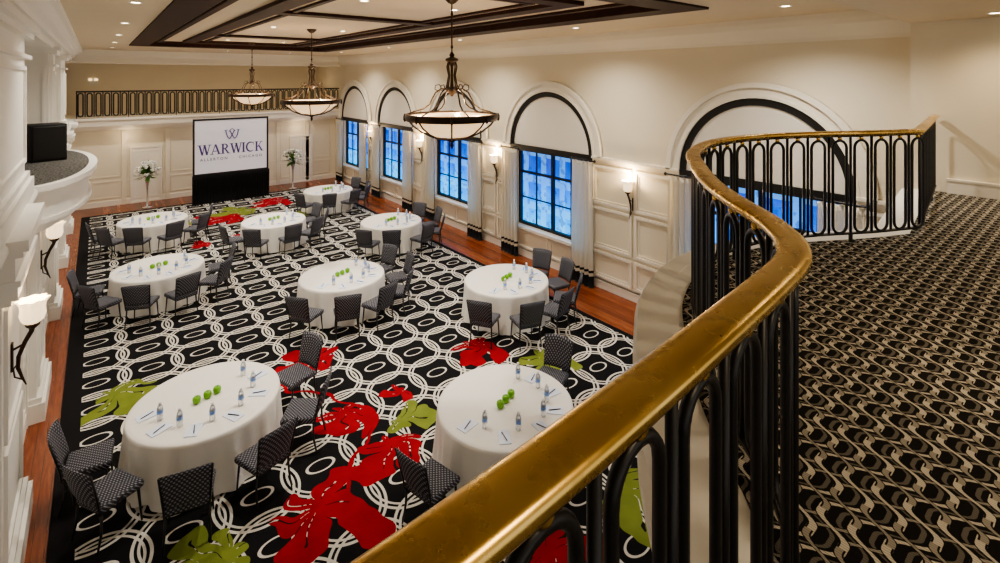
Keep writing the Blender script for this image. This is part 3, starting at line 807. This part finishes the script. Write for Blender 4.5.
# ------------------------------------------------------------------ chandeliers
def chandelier(loc):
    c=empty('chandelier',loc,label='antique bronze chandelier with lit alabaster bowl hanging from tray ceiling',cat='chandelier',group='bowl chandeliers')
    bm=bmesh.new(); lathe(bm,[(.02,-.10),(.06,-.08),(.11,-.03),(.12,0)],24); fin('canopy',bm,M_bronze,parent=c,smooth='auto')
    bm=bmesh.new(); tube(bm,[(0,0,-.08),(0,0,-.90)],.011,8)
    for z in (-.25,-.5,-.75): lathe(bm,[(.011,z-.03),(.022,z),(.011,z+.03)],12)
    fin('stem',bm,M_bronze,parent=c,smooth='auto')
    bm=bmesh.new(); lathe(bm,[(.015,-1.50),(.04,-1.46),(.085,-1.42),(.09,-1.39),(.03,-1.35),(.02,-1.2),(.02,-1.05),(.04,-.99),(.095,-.96),(.10,-.93),(.03,-.90),(.04,-.87),(.012,-.82)],20)
    for k in range(4):
        a=pi*k/2+.4; ca,sa=math.cos(a),math.sin(a)
        tube(bm,[(r*ca,r*sa,z) for r,z in ((.06,-.96),(.09,-1.05),(.06,-1.18),(.09,-1.32),(.08,-1.40))],.012,5)
    fin('hub',bm,M_bronze,parent=c,smooth='auto')
    for k in range(6):
        a=2*pi*k/6+.3; ca,sa=math.cos(a),math.sin(a)
        P=[(.06,-1.40),(.16,-1.38),(.25,-1.44),(.30,-1.53),(.34,-1.62),(.44,-1.69),(.58,-1.73),(.68,-1.77)]
        bm=bmesh.new(); tube(bm,[(r*ca,r*sa,z) for r,z in P],.012,6)
        tube(bm,[(r*ca,r*sa,z) for r,z in ((.16,-1.38),(.19,-1.32),(.25,-1.33),(.26,-1.39),(.22,-1.41))],.008,5)
        fin('arm',bm,M_bronze,parent=c,smooth=True)
    bm=bmesh.new()
    lathe(bm,[(.655,-1.86),(.685,-1.86),(.71,-1.81),(.70,-1.76),(.655,-1.76),(.65,-1.80)],48,capb=False,capt=False)
    for k in range(8):
        a=2*pi*k/8+.2; ca,sa=math.cos(a),math.sin(a)
        tube(bm,[(r*ca,r*sa,z) for r,z in ((.665,-1.84),(.585,-1.94),(.455,-2.04),(.28,-2.12),(.06,-2.16))],.013,5)
        lathe(bm,[(.004,-1.88),(.024,-1.85),(.024,-1.79),(.004,-1.75)],8,.705*ca,.705*sa)
    fin('rim',bm,M_bronze,parent=c,smooth='auto')
    bm=bmesh.new()
    lathe(bm,[(.02,-2.13),(.25,-2.10),(.42,-2.02),(.55,-1.92),(.64,-1.82),(.645,-1.79),(.5,-1.775),(.25,-1.765),(.05,-1.76)],48)
    fin('bowl_shade',bm,M_bowl,parent=c,smooth=True)
    bm=bmesh.new(); lathe(bm,[(.004,-2.30),(.02,-2.27),(.03,-2.24),(.02,-2.20),(.06,-2.17),(.07,-2.14),(.01,-2.13)],16); fin('finial',bm,M_bronze,parent=c,smooth='auto')
    return c
LS=1.75
def lamp(typ,loc,energy,color=(1,.8,.55),size=.08,angle=2.4,blend=1.0,rot=(0,0,0)):
    l=bpy.data.lights.new('lamp_light',typ); l.energy=energy*LS; l.color=color; l.shadow_soft_size=size
    if typ=='SPOT': l.spot_size=angle; l.spot_blend=blend
    o=bpy.data.objects.new('lamp_light',l); COL.objects.link(o); o.location=loc; o.rotation_euler=rot; return o
WARM=(1,.78,.53); NEU=(1,.93,.83)
ch=None
for y in (6.36,12.7,18.85):
    loc=(4.2,y,ZT-.001)
    if ch is None: ch=chandelier(loc)
    else: clone(ch,loc,.2)
    for k in range(3):
        a=2*pi*k/3+.8
        lamp('POINT',(4.2+.5*math.cos(a),y+.5*math.sin(a),4.78),8,(1,.78,.52),.03)
# ------------------------------------------------------------------ sconces
def sconce(loc,rz):
    c=empty('wall_sconce',loc,rz,label='torch-shaped bronze wall sconce with glowing fluted glass cup',cat='wall lamp',group='torch wall sconces')
    bm=bmesh.new(); tube(bm,[(.12,0,-.06),(.09,0,.02),(.055,0,.14),(.06,0,.26),(.11,0,.40),(.16,0,.50),(.17,0,.57)],[.006,.012,.018,.020,.022,.024,.03],8)
    tube(bm,[(.10,.0,.0),(.03,.0,.05),(.02,0,.14),(.05,0,.18)],.008,6)
    fin('arm',bm,M_bronze,parent=c,smooth=True)
    bm=bmesh.new(); rbox(bm,.0,.02,-.035,.035,.12,.42,.006,2); tube(bm,[(.01,0,.34),(.10,0,.38)],.012,6); fin('wall_bracket',bm,M_bronze,parent=c)
    bm=bmesh.new(); lathe(bm,[(.03,.53),(.06,.56),(.065,.58),(.05,.59)],20,.17,0); fin('cup_holder',bm,M_bronze,parent=c,smooth='auto')
    bm=bmesh.new(); lathe(bm,[(.045,.58),(.085,.61),(.105,.67),(.10,.74),(.105,.79),(.135,.84),(.128,.842),(.095,.79),(.09,.74),(.092,.68),(.03,.61)],48,.17,0,capt=False,wave=lambda a,r,z: .07*r*math.cos(a*8)*(1.6 if z>.8 else .8)); fin('glass_shade',bm,M_sglass,parent=c,smooth=True)
    return c
sc0=None
for (x,y,r) in [(XR,7.15,pi),(XR,12.15,pi),(XR,16.75,pi),(XR,21.1,pi),(-.70,7.35,0),(-.70,11.0,0),(-.70,15.0,0)]:
    if sc0 is None: sc0=sconce((x,y,1.98),r)
    else: clone(sc0,(x,y,1.98),r)
    dx=.17 if r==0 else -.17
    lamp('POINT',(x+dx,y,2.92),7 if r==0 else 28,(1,.72,.42),.05)
# ------------------------------------------------------------------ downlights
dl=None
def downlight(x,y,z,e,ang=2.5,col=NEU,size=.09):
    global dl
    if dl is None:
        bm=bmesh.new(); lathe(bm,[(.06,-.004),(.085,-.008),(.09,0),(.055,0)],24,capb=False,capt=False)
        dl=fin('downlight',bm,M_white,loc=(x,y,z),smooth='auto',label='small round recessed ceiling downlight',cat='ceiling light',group='recessed downlights')
        bm=bmesh.new(); lathe(bm,[(.055,-.003),(.06,-.001)],20); fin('lens',bm,M_lamp,parent=dl)
    else: clone(dl,(x,y,z))
    if e: lamp('SPOT',(x,y,z-.03),e,col,size,ang)
for y in (9,12.5,16,19.5,22.8): downlight(.45,y,ZC,175)
for y in (3.2,7.5,12,16.5,21): downlight(8.2,y,ZC,245)
for x in (1.8,4.2,6.6): downlight(x,22.9,ZC,120)
for y in (7.5,12.7,18.0): 
    for x in (3.3,5.0): downlight(x,y,ZT,300,2.0)
for x,y in ((8.6,.95),(6.2,-.4),(3.6,.4),(1.2,-.6),(8.0,-1.6)): downlight(x,y,6.0,62,2.5,WARM,.25)
for x in (.5,3.2,5.9,8.6): downlight(x,26.6,ZC,26,2.6,WARM)
for x in (1.0,4.4,7.8): lamp('POINT',(x,25.35,2.75),4,WARM,.08)
bm=bmesh.new(); rbox(bm,-.16,.16,-.03,.0,0,.2,.01,1); o=fin('emergency_light',bm,M_plate,loc=(-.1,28.6,4.9),label='small white emergency light box on balcony wall',cat='emergency light')
bm=bmesh.new()
for s in (-.1,.1): lathe(bm,[(.05,.18),(.06,.2),(.06,.26),(.04,.28)],12,s,-.03)
fin('lamp_head',bm,M_sglass,parent=o,smooth='auto')
bm=bmesh.new(); rbox(bm,-.01,0,-.04,.04,0,.12,.003,1); fin('wall_outlet',bm,M_plate,loc=(XR,6.7,.45),label='small ivory wall outlet plate above baseboard',cat='outlet')

# ------------------------------------------------------------------ world & camera
w=bpy.data.worlds.new('World'); scene.world=w; w.use_nodes=True
bg=w.node_tree.nodes['Background']; bg.inputs[0].default_value=(1,.94,.86,1); bg.inputs[1].default_value=.9
cam=bpy.data.cameras.new('Camera'); co_=bpy.data.objects.new('Camera',cam); COL.objects.link(co_)
cam.sensor_width=36; cam.lens=18.0; cam.clip_start=.02
cam.shift_y=-(281.5-78)/1000.0
co_.location=(0,0,5.2); co_.rotation_euler=(pi/2,0,-math.atan(404/500))
scene.camera=co_
